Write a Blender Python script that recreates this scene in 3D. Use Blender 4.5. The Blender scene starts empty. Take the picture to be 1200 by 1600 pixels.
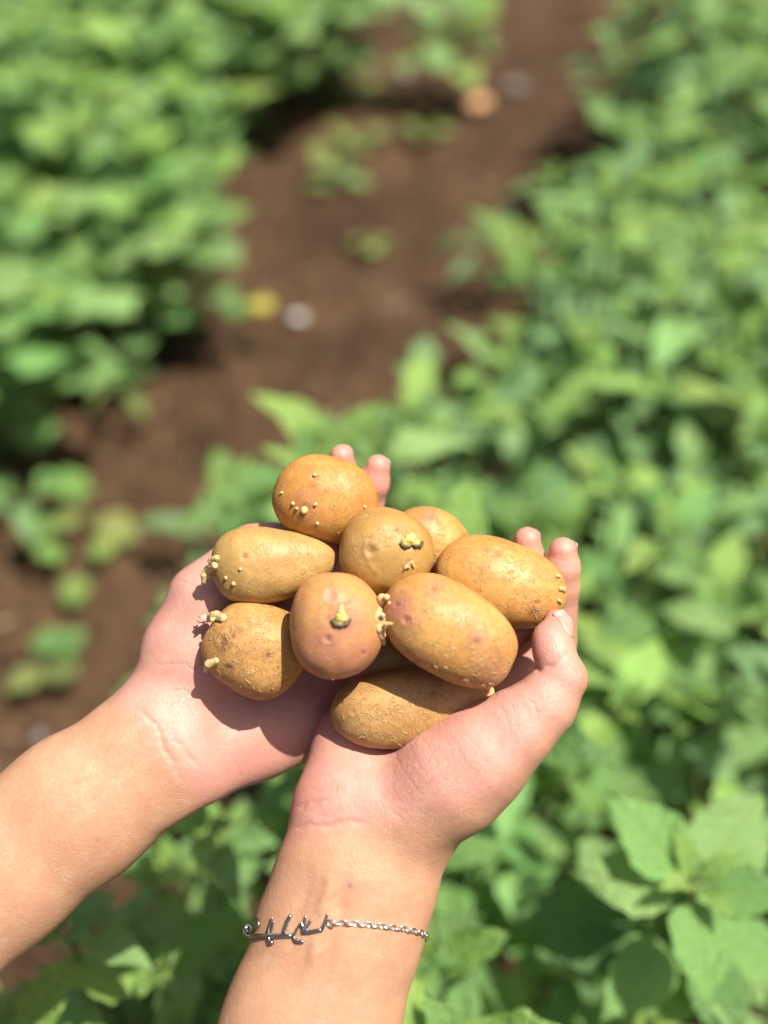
import bpy, math, random
import numpy as np
from mathutils import Vector, Matrix
from mathutils.bvhtree import BVHTree

random.seed(7)
RNG = np.random.default_rng(7)
R = math.radians
scene = bpy.context.scene
COL = scene.collection

# ------------------------------------------------------------------ camera, sky, sun, exposure
FOCAL = 1714.0                      # focal length in photo pixels (photo 1200 wide)
UNIT = 0.00023                      # metres per photo pixel at the distance of the hands
CAM_H = 1.0
PITCH = R(45)
cam_data = bpy.data.cameras.new('camera')
cam = bpy.data.objects.new('camera', cam_data); COL.objects.link(cam)
cam.location = (0, 0, CAM_H)
cam.rotation_euler = (R(90) - PITCH, 0, 0)
cam_data.sensor_fit = 'HORIZONTAL'
cam_data.sensor_width = 24
cam_data.lens = 24 * FOCAL / 1200
cam_data.clip_start = 0.02
cam_data.clip_end = 500
cam_data.dof.use_dof = True
cam_data.dof.focus_distance = (FOCAL - 15) * UNIT
cam_data.dof.aperture_fstop = 2.7
scene.camera = cam

SUN = Vector((0.35, -0.057, 0.933)).normalized()
world = bpy.data.worlds.new('World'); scene.world = world
world.use_nodes = True
wn = world.node_tree
sky = wn.nodes.new('ShaderNodeTexSky'); sky.sky_type = 'NISHITA'; sky.sun_disc = False
sky.sun_elevation = math.asin(SUN.z)
sky.dust_density = 4.0; sky.ozone_density = .4
sky.sun_rotation = math.atan2(SUN.x, SUN.y)
wn.links.new(sky.outputs[0], wn.nodes['Background'].inputs[0])
wn.nodes['Background'].inputs[1].default_value = 0.06
sun_l = bpy.data.lights.new('sun', 'SUN'); sun_l.energy = 4.8; sun_l.angle = R(0.5)
sun_l.color = (1.0, 0.945, 0.84)
sun = bpy.data.objects.new('sun', sun_l); COL.objects.link(sun)
sun.rotation_euler = SUN.to_track_quat('Z', 'Y').to_euler()
scene.view_settings.view_transform = 'Standard'
scene.view_settings.look = 'None'
scene.view_settings.exposure = 0.88
scene.view_settings.gamma = 1
scene.view_settings.use_curve_mapping = False
scene.render.engine = 'CYCLES'
scene.cycles.use_denoising = True
scene.cycles.max_bounces = 8
scene.cycles.transparent_max_bounces = 8

# ------------------------------------------------------------------ frames and helpers
V_R = np.array([1.0, 0, 0])
V_U = np.array([0, math.sin(PITCH), math.cos(PITCH)])
V_B = np.array([0, -math.cos(PITCH), math.sin(PITCH)])
CAMP = np.array([0, 0, CAM_H])
HAND_O = CAMP - V_B * FOCAL * UNIT
BASIS = np.stack([V_R, V_U, V_B])

def hp(px, py, z=0.0):
    "point seen at (px, py), z hand units nearer than the hand plane"
    k = (FOCAL - z) / FOCAL
    return np.array([(px - 600) * k, (800 - py) * k, z], float)
def to_world(P):
    return HAND_O + UNIT * (np.asarray(P, float) @ BASIS)
def project(P):
    P = np.asarray(P); k = FOCAL / (FOCAL - P[..., 2])
    return 600 + P[..., 0] * k, 800 - P[..., 1] * k
def at(px, py, h=0.0):
    d = V_R * (px - 600) + V_U * (800 - py) - V_B * FOCAL
    t = (h - CAM_H) / d[2]
    return CAMP + d * t
def pix(P):
    q = np.asarray(P, float) - CAMP
    x, y, z = q @ V_R, q @ V_U, -(q @ V_B)
    return 600 + FOCAL * x / z, 800 - FOCAL * y / z

def tag(o, label=None, cat=None, group=None, kind=None):
    for k, v in (('label', label), ('category', cat), ('group', group), ('kind', kind)):
        if v: o[k] = v
    return o
def thing(name, loc, label, cat, group=None):
    o = bpy.data.objects.new(name, None); o.empty_display_size = 0.02
    o.location = loc; COL.objects.link(o)
    return tag(o, label, cat, group)
def make_mesh(name, verts, faces, mat=None, smooth=True, attrs=None):
    me = bpy.data.meshes.new(name)
    me.from_pydata([tuple(v) for v in np.asarray(verts, float).tolist()], [], [tuple(f) for f in faces])
    if smooth: me.polygons.foreach_set('use_smooth', np.ones(len(me.polygons), bool))
    if attrs:
        for k, a in attrs.items():
            at_ = me.attributes.new(k, 'FLOAT', 'POINT')
            at_.data.foreach_set('value', np.asarray(a, np.float32))
    if mat: me.materials.append(mat)
    me.update()
    return me
def put(name, me, parent=None, loc=(0, 0, 0)):
    o = bpy.data.objects.new(name, me); COL.objects.link(o)
    o.location = loc
    if parent: o.parent = parent
    return o
def tube(path, radii, n=8, cap=True):
    path = np.asarray(path, float); m = len(path)
    radii = np.broadcast_to(np.asarray(radii, float), (m,))
    tang = np.gradient(path, axis=0); tang /= np.linalg.norm(tang, axis=1)[:, None] + 1e-12
    ref = np.array([0, 0, 1.0]) if abs(tang[0][2]) < .9 else np.array([1.0, 0, 0])
    V, F = [], []
    u = np.cross(tang[0], ref); u /= np.linalg.norm(u)
    for i in range(m):
        u = u - tang[i] * (u @ tang[i]); u /= np.linalg.norm(u) + 1e-12
        w = np.cross(tang[i], u)
        for k in range(n):
            a = 2 * math.pi * k / n
            V.append(path[i] + radii[i] * (math.cos(a) * u + math.sin(a) * w))
    for i in range(m - 1):
        for k in range(n):
            F.append((i*n+k, i*n+(k+1) % n, (i+1)*n+(k+1) % n, (i+1)*n+k))
    if cap:
        F.append(tuple(range(n-1, -1, -1))); F.append(tuple((m-1)*n+k for k in range(n)))
    return V, F
def merge(parts):
    V, F = [], []
    for v, f in parts:
        o = len(V); V.extend(list(v)); F.extend([tuple(i + o for i in q) for q in f])
    return V, F
def sstep(a, b, x):
    t = np.clip((x - a) / (b - a), 0, 1); return t * t * (3 - 2 * t)

def wave_noise(P, scale, seed, octaves=3):
    "smooth pseudo-noise, about -1..1, from rotated sine products"
    r = np.random.default_rng(seed); P = np.asarray(P, float)
    out = np.zeros(len(P)); amp = 1.0; tot = 0
    for o in range(octaves):
        for k in range(4):
            d = r.normal(size=3); d /= np.linalg.norm(d)
            out += amp * np.sin(P @ d * scale * (0.8 + .5 * r.random()) + r.random() * 6.28) * .5
        tot += amp; amp *= .5; scale *= 2.03
    return out / tot

# ------------------------------------------------------------------ implicit body modelling
class Field:
    def __init__(s, lo, hi, vox):
        s.lo = np.array(lo, float); s.vox = vox
        s.n = np.ceil((np.array(hi) - s.lo) / vox).astype(int) + 1
        s.f = np.full(s.n, 60.0, np.float32)
    def add(s, prims, k_in=12.0, k_out=20.0):
        m = 34.0
        lo = np.min([np.minimum(p[0] - p[2], p[1] - p[3]) for p in prims], axis=0) - m
        hi = np.max([np.maximum(p[0] + p[2], p[1] + p[3]) for p in prims], axis=0) + m
        i0 = np.clip(np.floor((lo - s.lo) / s.vox).astype(int), 0, s.n - 1)
        i1 = np.clip(np.ceil((hi - s.lo) / s.vox).astype(int) + 1, 1, s.n)
        ax = [(s.lo[a] + s.vox * np.arange(i0[a], i1[a])).astype(np.float32) for a in range(3)]
        G = np.meshgrid(*ax, indexing='ij')
        sub = None
        for p in prims:
            d = prim_dist(G, p)
            sub = d if sub is None else smin(sub, d, k_in)
        sl = tuple(slice(i0[a], i1[a]) for a in range(3))
        s.f[sl] = smin(s.f[sl], sub, k_out)
    def mesh(s): return surface_nets(s.f, s.lo, s.vox)
def smin(a, b, k):
    h = np.maximum(k - np.abs(a - b), 0) / k
    return np.minimum(a, b) - h * h * k * .25
def prim_dist(G, p):
    a, b, ra, rb = p[:4]
    a = np.asarray(a, float); b = np.asarray(b, float)
    X = [G[0] - a[0], G[1] - a[1], G[2] - a[2]]
    ba = b - a; sc = 1.0
    if len(p) > 4:
        n, f = np.asarray(p[4], float), p[5]; n = n / np.linalg.norm(n); g = 1 / f - 1
        dn = (X[0] * n[0] + X[1] * n[1] + X[2] * n[2]) * g
        X = [X[i] + dn * n[i] for i in range(3)]
        ba = ba + n * (n @ ba) * g
    L = float(ba @ ba) + 1e-9
    t = np.clip((X[0] * ba[0] + X[1] * ba[1] + X[2] * ba[2]) / L, 0, 1)
    d = np.sqrt((X[0] - t * ba[0])**2 + (X[1] - t * ba[1])**2 + (X[2] - t * ba[2])**2) - (ra + t * (rb - ra))
    return d.astype(np.float32)
def chain(pts, extra=()):
    "pts: (px, py, z, r) -> consecutive tapered capsules"
    out = []
    for q, r in zip(pts[:-1], pts[1:]):
        out.append((hp(*q[:3]), hp(*r[:3]), q[3] * (FOCAL - q[2]) / FOCAL, r[3] * (FOCAL - r[2]) / FOCAL) + tuple(extra))
    return out
def surface_nets(F, lo, vox):
    s = F < 0
    c = [s[i:s.shape[0]-1+i, j:s.shape[1]-1+j, k:s.shape[2]-1+k] for i in (0, 1) for j in (0, 1) for k in (0, 1)]
    cnt = sum(x.astype(np.int8) for x in c)
    act = (cnt > 0) & (cnt < 8)
    idx = np.full(act.shape, -1, np.int64); cells = np.argwhere(act)
    idx[act] = np.arange(len(cells))
    pos = np.zeros((len(cells), 3)); num = np.zeros(len(cells))
    corners = [np.array((i, j, k)) for i in (0, 1) for j in (0, 1) for k in (0, 1)]
    for p in corners:
        for a in range(3):
            if p[a]: continue
            q = p.copy(); q[a] = 1
            f0 = F[tuple((cells + p).T)]; f1 = F[tuple((cells + q).T)]
            m = (f0 < 0) != (f1 < 0)
            t = np.where(m, f0 / np.where(m, f0 - f1, 1), 0)
            pos[m] += p; pos[m, a] += t[m]; num[m] += 1
    pos = (cells + pos / num[:, None]) * vox + lo
    quads = []
    for a in range(3):
        b, c_ = (a + 1) % 3, (a + 2) % 3
        sl0 = [slice(None)] * 3; sl1 = [slice(None)] * 3
        sl0[a] = slice(0, -1); sl1[a] = slice(1, None)
        e = s[tuple(sl0)] != s[tuple(sl1)]
        E = np.argwhere(e); E = E[(E[:, b] > 0) & (E[:, c_] > 0)]
        E = E[(E[:, b] < act.shape[b]) & (E[:, c_] < act.shape[c_])]
        db = np.zeros(3, int); db[b] = 1; dc = np.zeros(3, int); dc[c_] = 1
        q = np.stack([idx[tuple((E - db - dc).T)], idx[tuple((E - dc).T)], idx[tuple(E.T)], idx[tuple((E - db).T)]], 1)
        inside = s[tuple(E.T)]
        q[~inside] = q[~inside][:, ::-1]
        quads.append(q)
    return pos, np.concatenate(quads)
def quad_subdivide(P, Q):
    E = np.sort(np.concatenate([Q[:, [i, (i + 1) % 4]] for i in range(4)]), axis=1)
    U, inv = np.unique(E, axis=0, return_inverse=True); inv = inv.reshape(-1)
    n, m = len(P), len(Q)
    em = P[U].mean(1); fc = P[Q].mean(1)
    e = [n + inv[i * m:(i + 1) * m] for i in range(4)]
    f = n + len(U) + np.arange(m)
    out = np.concatenate([np.stack([Q[:, i], e[i], f, e[(i + 3) % 4]], 1) for i in range(4)])
    return np.concatenate([P, em, fc]), out
def relax(P, Q, it=2, lam=.5):
    a = Q.reshape(-1); b = np.roll(Q, -1, 1).reshape(-1)
    src = np.concatenate([a, b]); dst = np.concatenate([b, a])
    deg = np.bincount(dst, minlength=len(P))[:, None]
    for k in range(it):
        l = lam if k % 2 == 0 else -lam * .9
        m = np.stack([np.bincount(dst, P[src, i], len(P)) for i in range(3)], 1) / deg
        P = P + l * (m - P)
    return P
def vnormals(P, Q):
    n = np.cross(P[Q[:, 2]] - P[Q[:, 0]], P[Q[:, 3]] - P[Q[:, 1]])
    N = np.stack([np.bincount(Q.reshape(-1), np.repeat(n[:, i], 4), len(P)) for i in range(3)], 1)
    return N / (np.linalg.norm(N, axis=1)[:, None] + 1e-12)
def poly_dist(px, py, line):
    d = np.full(len(px), 1e9)
    for (x0, y0), (x1, y1) in zip(line[:-1], line[1:]):
        vx, vy = x1 - x0, y1 - y0
        t = np.clip(((px - x0) * vx + (py - y0) * vy) / (vx * vx + vy * vy + 1e-9), 0, 1)
        d = np.minimum(d, np.hypot(px - x0 - t * vx, py - y0 - t * vy))
    return d

# ------------------------------------------------------------------ materials
class NT:
    def __init__(s, name):
        s.m = bpy.data.materials.new(name); s.m.use_nodes = True
        s.t = s.m.node_tree; s.b = s.t.nodes['Principled BSDF']; s.out = s.t.nodes['Material Output']
    def n(s, t, **kw):
        o = s.t.nodes.new('ShaderNode' + t)
        for k, v in kw.items():
            if k.startswith('i_'): o.inputs[k[2:].replace('_', ' ')].default_value = v
            elif k.startswith('n_'): o.inputs[int(k[2:])].default_value = v
            else: setattr(o, k, v)
        return o
    def l(s, a, b): s.t.links.new(a, b); return b
    def noise(s, vec, scale, detail=3, rough=.55, dist=0):
        o = s.n('TexNoise'); o.inputs['Scale'].default_value = scale; o.inputs['Detail'].default_value = detail
        o.inputs['Roughness'].default_value = rough; o.inputs['Distortion'].default_value = dist
        if vec is not None: s.l(vec, o.inputs['Vector'])
        return o.outputs['Fac']
    def ramp(s, fac, stops):
        o = s.n('ValToRGB'); e = o.color_ramp.elements
        while len(e) < len(stops): e.new(.5)
        for q, (p, c) in zip(e, stops):
            q.position = p; q.color = (c, c, c, 1) if isinstance(c, (int, float)) else (*c, 1)
        s.l(fac, o.inputs[0]); return o.outputs[0]
    def mix(s, fac, a, b, mode='MIX'):
        o = s.n('Mix', data_type='RGBA', blend_type=mode)
        for i, v in ((0, fac), (6, a), (7, b)):
            if hasattr(v, 'is_output'): s.l(v, o.inputs[i])
            elif isinstance(v, (int, float)): o.inputs[i].default_value = v if i == 0 else (v, v, v, 1)
            else: o.inputs[i].default_value = (*v, 1)
        return o.outputs[2]
    def math(s, op, a, b=0.0, c=None):
        o = s.n('Math', operation=op)
        for i, v in enumerate((a, b) if c is None else (a, b, c)):
            if hasattr(v, 'is_output'): s.l(v, o.inputs[i])
            else: o.inputs[i].default_value = v
        return o.outputs[0]
    def bump(s, h, strength, dist, normal=None):
        o = s.n('Bump'); o.inputs['Strength'].default_value = strength; o.inputs['Distance'].default_value = dist
        s.l(h, o.inputs['Height'])
        if normal is not None: s.l(normal, o.inputs['Normal'])
        return o.outputs[0]
    def coord(s): return s.n('TexCoord').outputs['Object']
    def attr(s, name): return s.n('Attribute', attribute_name=name).outputs['Fac']
    def warp(s, vec, scale, amount):
        nz = s.n('TexNoise'); nz.inputs['Scale'].default_value = scale; nz.inputs['Detail'].default_value = 2
        s.l(vec, nz.inputs['Vector'])
        o = s.n('VectorMath', operation='MULTIPLY_ADD')
        s.l(nz.outputs['Color'], o.inputs[0]); o.inputs[1].default_value = (amount,) * 3; s.l(vec, o.inputs[2])
        return o.outputs[0]
    def voro(s, vec, scale, feature='DISTANCE_TO_EDGE', rnd=1.0):
        o = s.n('TexVoronoi', feature=feature); o.inputs['Scale'].default_value = scale
        o.inputs['Randomness'].default_value = rnd
        s.l(vec, o.inputs['Vector']); return o.outputs['Distance']

def mat_skin():
    s = NT('skin'); c = s.coord()
    big = s.noise(c, 55, 3, .6); fine = s.noise(c, 420, 4, .65)
    big2 = s.noise(c, 150, 4, .65)
    tan = s.mix(s.ramp(big, [(.3, 0), (.7, 1)]), (.395, .210, .118), (.460, .262, .152))
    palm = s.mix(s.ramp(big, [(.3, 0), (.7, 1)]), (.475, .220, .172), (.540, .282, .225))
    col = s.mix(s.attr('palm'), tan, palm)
    col = s.mix(s.attr('red'), col, (.46, .165, .132))
    col = s.mix(s.math('MULTIPLY', s.ramp(big2, [(.42, 0), (.68, 1)]), .30), col, (.46, .180, .118))
    col = s.mix(s.math('MULTIPLY', s.ramp(big2, [(.30, 1), (.46, 0)]), .28), col, (.56, .33, .225))
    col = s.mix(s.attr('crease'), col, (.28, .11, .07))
    col = s.mix(s.attr('mark'), col, (.25, .10, .11))
    col = s.mix(s.ramp(fine, [(.35, .0), (.75, .16)]), col, (.56, .34, .25))
    s.l(col, s.b.inputs['Base Color'])
    s.b.inputs['Subsurface Weight'].default_value = .15
    s.b.inputs['Subsurface Radius'].default_value = (.0045, .0017, .0009)
    s.b.inputs['Subsurface Scale'].default_value = 1
    rg = s.ramp(fine, [(.3, .44), (.7, .58)]); s.l(rg, s.b.inputs['Roughness'])
    s.b.inputs['Specular IOR Level'].default_value = .45
    w = s.warp(c, 90, .006)
    mp = s.n('Mapping'); mp.inputs['Scale'].default_value = (1, .55, .8); mp.inputs['Rotation'].default_value = (.2, .3, .9); s.l(w, mp.inputs[0])
    v1 = s.ramp(s.voro(mp.outputs[0], 620), [(0, 0), (.10, 1)])
    cv = s.n('CombineXYZ'); s.l(s.attr('hu'), cv.inputs[0]); s.l(s.attr('hv'), cv.inputs[1])
    def lines(ang, su, sv, seed):
        m = s.n('Mapping'); m.inputs['Rotation'].default_value = (0, 0, ang); s.l(cv.outputs[0], m.inputs[0])
        m2 = s.n('Mapping'); m2.inputs['Scale'].default_value = (su, sv, 1); m2.inputs['Location'].default_value = (seed, seed * 2, 0); s.l(m.outputs[0], m2.inputs[0])
        f = s.noise(m2.outputs[0], 1.0, 2, .5, .6)
        return s.ramp(s.math('ABSOLUTE', s.math('SUBTRACT', f, .5)), [(0, 0), (.05, 1)])
    v2 = s.math('ADD', s.math('MULTIPLY', lines(.674, .20, .024, 3), .6), s.math('ADD', s.math('MULTIPLY', lines(.2, .19, .045, 8), .35), s.math('MULTIPLY', lines(1.2, .22, .05, 5), .35)))
    n1 = s.bump(v1, .22, .0003)
    n2 = s.n('Bump'); n2.inputs['Distance'].default_value = .00055
    s.l(s.math('MULTIPLY', s.attr('wrinkle'), .48), n2.inputs['Strength']); s.l(v2, n2.inputs['Height']); s.l(n1, n2.inputs['Normal'])
    por = s.ramp(s.voro(c, 1500, 'F1'), [(.05, 0), (.35, 1)])
    n25 = s.bump(por, .16, .0002, n2.outputs[0])
    n3 = s.bump(fine, .38, .0004, n25)
    s.l(n3, s.b.inputs['Normal'])
    return s.m
def mat_nail():
    s = NT('fingernail'); c = s.coord()
    t = s.attr('free')
    col = s.mix(t, (.46, .255, .20), (.48, .31, .25))
    s.l(col, s.b.inputs['Base Color']); s.b.inputs['Roughness'].default_value = .36
    s.b.inputs['Subsurface Weight'].default_value = .15; s.b.inputs['Subsurface Radius'].default_value = (.002, .001, .0006)
    s.b.inputs['Subsurface Scale'].default_value = 1
    return s.m
def mat_potato(name, base, deep, flake=.5, tick=.5, rough=.45, seed=0.0):
    base = tuple(x * k for x, k in zip(base, (.95, .92, .86))); deep = tuple(x * k for x, k in zip(deep, (.93, .89, .83)))
    s = NT(name); c0 = s.coord()
    mp = s.n('Mapping'); mp.inputs['Location'].default_value = (seed * .37, seed * .21, seed * .53); s.l(c0, mp.inputs[0]); c = mp.outputs[0]
    big = s.noise(c, 75, 4, .6); med = s.noise(c, 330, 4, .65); fine = s.noise(c, 1500, 3, .6)
    col = s.mix(s.ramp(big, [(.32, 0), (.68, 1)]), base, deep)
    col = s.mix(s.math('MULTIPLY', s.ramp(med, [(.45, 0), (.72, 1)]), .45), col, tuple(x * .62 for x in deep))
    col = s.mix(s.math('MULTIPLY', s.ramp(fine, [(.52, 0), (.70, 1)]), .35), col, tuple(min(1, x * 1.35) for x in base))
    blush = s.math('MULTIPLY', s.attr('blush'), s.ramp(big, [(.25, .7), (.6, 1)]))
    col = s.mix(blush, col, (.345, .125, .098))
    green = s.attr('green'); col = s.mix(green, col, (.285, .205, .062))
    # loose skin fibres: thin pale curving lines
    def contour(sc, off, eps, lv=.5):
        m = s.n('Mapping'); m.inputs['Location'].default_value = (off, off * .7, off * 1.3); s.l(c, m.inputs[0])
        f = s.noise(m.outputs[0], sc, 1.5, .5, .4)
        return s.ramp(s.math('ABSOLUTE', s.math('SUBTRACT', f, lv)), [(0, 1), (eps, 0)])
    line = s.math('MAXIMUM', s.math('MAXIMUM', contour(230, 1.1, .010), contour(300, 2.3, .012, .46)), contour(380, 3.7, .014, .54))
    mask = s.ramp(s.noise(c, 130, 2), [(.44, 0), (.60, 1)])
    brk = s.ramp(s.noise(c, 420, 1), [(.40, 0), (.52, 1)])
    fl = s.math('MULTIPLY', s.math('MULTIPLY', s.math('MULTIPLY', line, brk), s.math('MAXIMUM', mask, s.attr('flaky'))), flake)
    col = s.mix(fl, col, (.62, .42, .20))
    # small dark ticks
    l2 = s.math('MAXIMUM', contour(340, 5.1, .016), contour(450, 6.3, .018, .48))
    m2 = s.ramp(s.noise(c, 700, 2, .6), [(.56, 0), (.64, 1)])
    tk = s.math('MULTIPLY', s.math('MULTIPLY', l2, m2), tick)
    col = s.mix(tk, col, (.10, .045, .015))
    dm = s.math('MULTIPLY', s.attr('dirt'), s.ramp(s.noise(c, 800, 4, .7), [(.36, 0), (.56, 1)]))
    col = s.mix(dm, col, (.070, .034, .016))
    col = s.mix(s.math('MULTIPLY', s.attr('eye'), s.ramp(s.noise(c, 900, 3, .7), [(.35, .55), (.6, 1)])), col, (.11, .045, .022))
    s.l(col, s.b.inputs['Base Color'])
    rr = s.mix(s.ramp(med, [(.3, 0), (.7, 1)]), rough + .01, rough + .20)
    rr2 = s.mix(s.attr('dirt'), rr, .8); s.l(rr2, s.b.inputs['Roughness'])
    s.b.inputs['Specular IOR Level'].default_value = .42
    s.b.inputs['Subsurface Weight'].default_value = .08
    s.b.inputs['Subsurface Radius'].default_value = (.003, .0015, .0006); s.b.inputs['Subsurface Scale'].default_value = 1
    n1 = s.bump(fl, .8, .0006)
    n2 = s.bump(med, .30, .0006, n1)
    n3 = s.bump(fine, .30, .0003, n2)
    n4 = s.bump(dm, .5, .0004, n3)
    s.l(n4, s.b.inputs['Normal'])
    return s.m
def mat_simple(name, a, b, scale, rough=.5, sss=0, bump=.2, metal=0, spec=.5):
    s = NT(name); c = s.coord(); f = s.noise(c, scale, 4, .6)
    s.l(s.mix(s.ramp(f, [(.35, 0), (.65, 1)]), a, b), s.b.inputs['Base Color'])
    s.b.inputs['Roughness'].default_value = rough; s.b.inputs['Metallic'].default_value = metal
    s.b.inputs['Specular IOR Level'].default_value = spec
    if sss:
        s.b.inputs['Subsurface Weight'].default_value = sss
        s.b.inputs['Subsurface Radius'].default_value = (.003, .002, .001); s.b.inputs['Subsurface Scale'].default_value = 1
    if bump: s.l(s.bump(f, bump, .4 / scale), s.b.inputs['Normal'])
    return s.m
def mat_leaf(name='leaf_green', blue=0.0):
    s = NT(name); c = s.coord()
    sep = s.n('SeparateXYZ'); s.l(c, sep.inputs[0]); x, y = sep.outputs[0], sep.outputs[1]
    ay = s.math('ABSOLUTE', y)
    mid = s.ramp(s.math('DIVIDE', ay, s.math('SUBTRACT', 1.25, x)), [(.010, 1), (.028, 0)])
    sv = s.math('FRACT', s.math('MULTIPLY', s.math('SUBTRACT', x, s.math('MULTIPLY', ay, .75)), 7.5))
    side = s.ramp(s.math('ABSOLUTE', s.math('SUBTRACT', sv, .5)), [(.03, 1), (.10, 0)])
    vein = s.math('MAXIMUM', mid, s.math('MULTIPLY', side, .45))
    oi = s.n('ObjectInfo')
    base = oi.outputs['Color']
    hs = s.n('HueSaturation'); s.l(base, hs.inputs['Color'])
    s.l(s.math('MULTIPLY_ADD', oi.outputs['Random'], .03, .485), hs.inputs['Hue'])
    s.l(s.math('MULTIPLY_ADD', s.math('FRACT', s.math('MULTIPLY', oi.outputs['Random'], 17.3)), .5, .75), hs.inputs['Value'])
    f = s.noise(c, 6, 4, .6)
    col = s.mix(s.math('MULTIPLY', s.ramp(f, [(.35, 0), (.7, 1)]), .35), hs.outputs[0], (.17, .32, .08))
    col = s.mix(s.math('MULTIPLY', vein, .40), col, (.25, .36, .12))
    s.l(col, s.b.inputs['Base Color']); s.b.inputs['Roughness'].default_value = .44
    s.b.inputs['Specular IOR Level'].default_value = .5
    puck = s.noise(c, 13, 2, .5)
    s.l(s.bump(s.math('ADD', s.math('MULTIPLY', vein, -.7), s.math('MULTIPLY', puck, .9)), .45, .03), s.b.inputs['Normal'])
    tr = s.n('BsdfTranslucent'); s.l(s.mix(.5, col, (.32, .52, .11)), tr.inputs[0])
    mx = s.n('MixShader'); mx.inputs[0].default_value = .40
    s.l(s.b.outputs[0], mx.inputs[1]); s.l(tr.outputs[0], mx.inputs[2]); s.l(mx.outputs[0], s.out.inputs[0])
    return s.m
def mat_soil():
    s = NT('soil'); c = s.coord()
    a = s.noise(c, 3.2, 4, .6); b = s.noise(c, 28, 5, .65); d = s.noise(c, 140, 4, .7)
    col = s.mix(s.ramp(a, [(.3, 0), (.7, 1)]), (.038, .021, .011), (.108, .061, .033))
    col = s.mix(s.ramp(b, [(.35, .75), (.6, 0)]), col, (.034, .019, .011))
    col = s.mix(s.ramp(d, [(.55, 0), (.75, .6)]), col, (.125, .078, .046))
    s.l(col, s.b.inputs['Base Color']); s.b.inputs['Roughness'].default_value = .95
    s.b.inputs['Specular IOR Level'].default_value = .15
    n1 = s.bump(b, .7, .02); s.l(s.bump(d, .6, .006, n1), s.b.inputs['Normal'])
    return s.m

SKIN, NAIL = mat_skin(), mat_nail()
LEAF, SOIL = mat_leaf(), mat_soil()
STEM = mat_simple('stem_green', (.10, .17, .035), (.15, .20, .06), 60, .5)
def mat_sprout():
    s = NT('pale_sprout'); c = s.coord()
    col = s.mix(s.ramp(s.noise(c, 500, 3), [(.35, 0), (.65, 1)]), (.52, .355, .135), (.62, .47, .225))
    col = s.mix(s.ramp(s.noise(c, 260, 2), [(.50, 0), (.72, .7)]), col, (.46, .235, .150))
    pit = s.ramp(s.voro(c, 750, 'F1'), [(.10, 1), (.24, 0)])
    col = s.mix(s.math('MULTIPLY', pit, .7), col, (.25, .115, .045))
    s.l(col, s.b.inputs['Base Color']); s.b.inputs['Roughness'].default_value = .6
    s.b.inputs['Subsurface Weight'].default_value = .15; s.b.inputs['Subsurface Radius'].default_value = (.002, .0012, .0006); s.b.inputs['Subsurface Scale'].default_value = 1
    s.l(s.bump(s.noise(c, 1100, 3, .7), .6, .0006), s.b.inputs['Normal'])
    return s.m
SPROUT = mat_sprout()
SPROUT_GREEN = mat_simple('green_sprout', (.50, .42, .10), (.64, .55, .20), 900, .45, .15, .5)
SPROUT_PINK = mat_simple('pink_sprout', (.40, .20, .18), (.62, .45, .33), 700, .5, .15, .6)
SCALE_DARK = mat_simple('dark_scale', (.06, .04, .025), (.13, .09, .04), 900, .7, 0, .5)
SILVER = mat_simple('silver', (.78, .76, .73), (.86, .84, .81), 500, .25, 0, 0, 1)
SILVER_DARK = mat_simple('oxidised_silver', (.30, .29, .28), (.52, .51, .50), 900, .26, 0, .1, 1)
STONE = mat_simple('pale_stone', (.42, .37, .34), (.55, .50, .47), 90, .8)
STONE_DARK = mat_simple('grey_stone', (.11, .085, .075), (.19, .155, .14), 90, .85)

# ------------------------------------------------------------------ soil
def axis(lo, hi, step, far):
    a = list(np.arange(lo, hi + 1e-6, step)); s = step
    while a[-1] < far: s *= 1.35; a.append(a[-1] + s)
    s = step
    while a[0] > -far: s *= 1.35; a.insert(0, a[0] - s)
    return np.array(a)
def soil_h(x, y):
    P = np.stack([x, y, np.zeros_like(x)], 1)
    h = .020 * wave_noise(P, 5, 3, 2) + .016 * wave_noise(P, 30, 4, 3)
    g = np.abs(wave_noise(P, 60, 9, 2)); h += .012 * (g - .3)
    far = np.hypot(x, y - 1)
    return h * np.clip(1.6 - far / 12, .2, 1)
xs, ys = axis(-1.3, 1.5, .014, 80), axis(-.2, 2.9, .014, 80)
gx, gy = np.meshgrid(xs, ys, indexing='ij')
sv = np.stack([gx.ravel(), gy.ravel(), soil_h(gx.ravel(), gy.ravel())], 1)
nx_, ny_ = len(xs), len(ys)
i_ = (np.arange(nx_ - 1)[:, None] * ny_ + np.arange(ny_ - 1)[None]).ravel()
sf = np.stack([i_, i_ + ny_, i_ + ny_ + 1, i_ + 1], 1)
soil = put('soil', make_mesh('soil', sv, sf.tolist(), SOIL))
tag(soil, kind='structure', label='bare brown crumbly soil of the field path between the plant beds', cat='ground')
def ground(x, y): return float(soil_h(np.array([x]), np.array([y]))[0])

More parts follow.
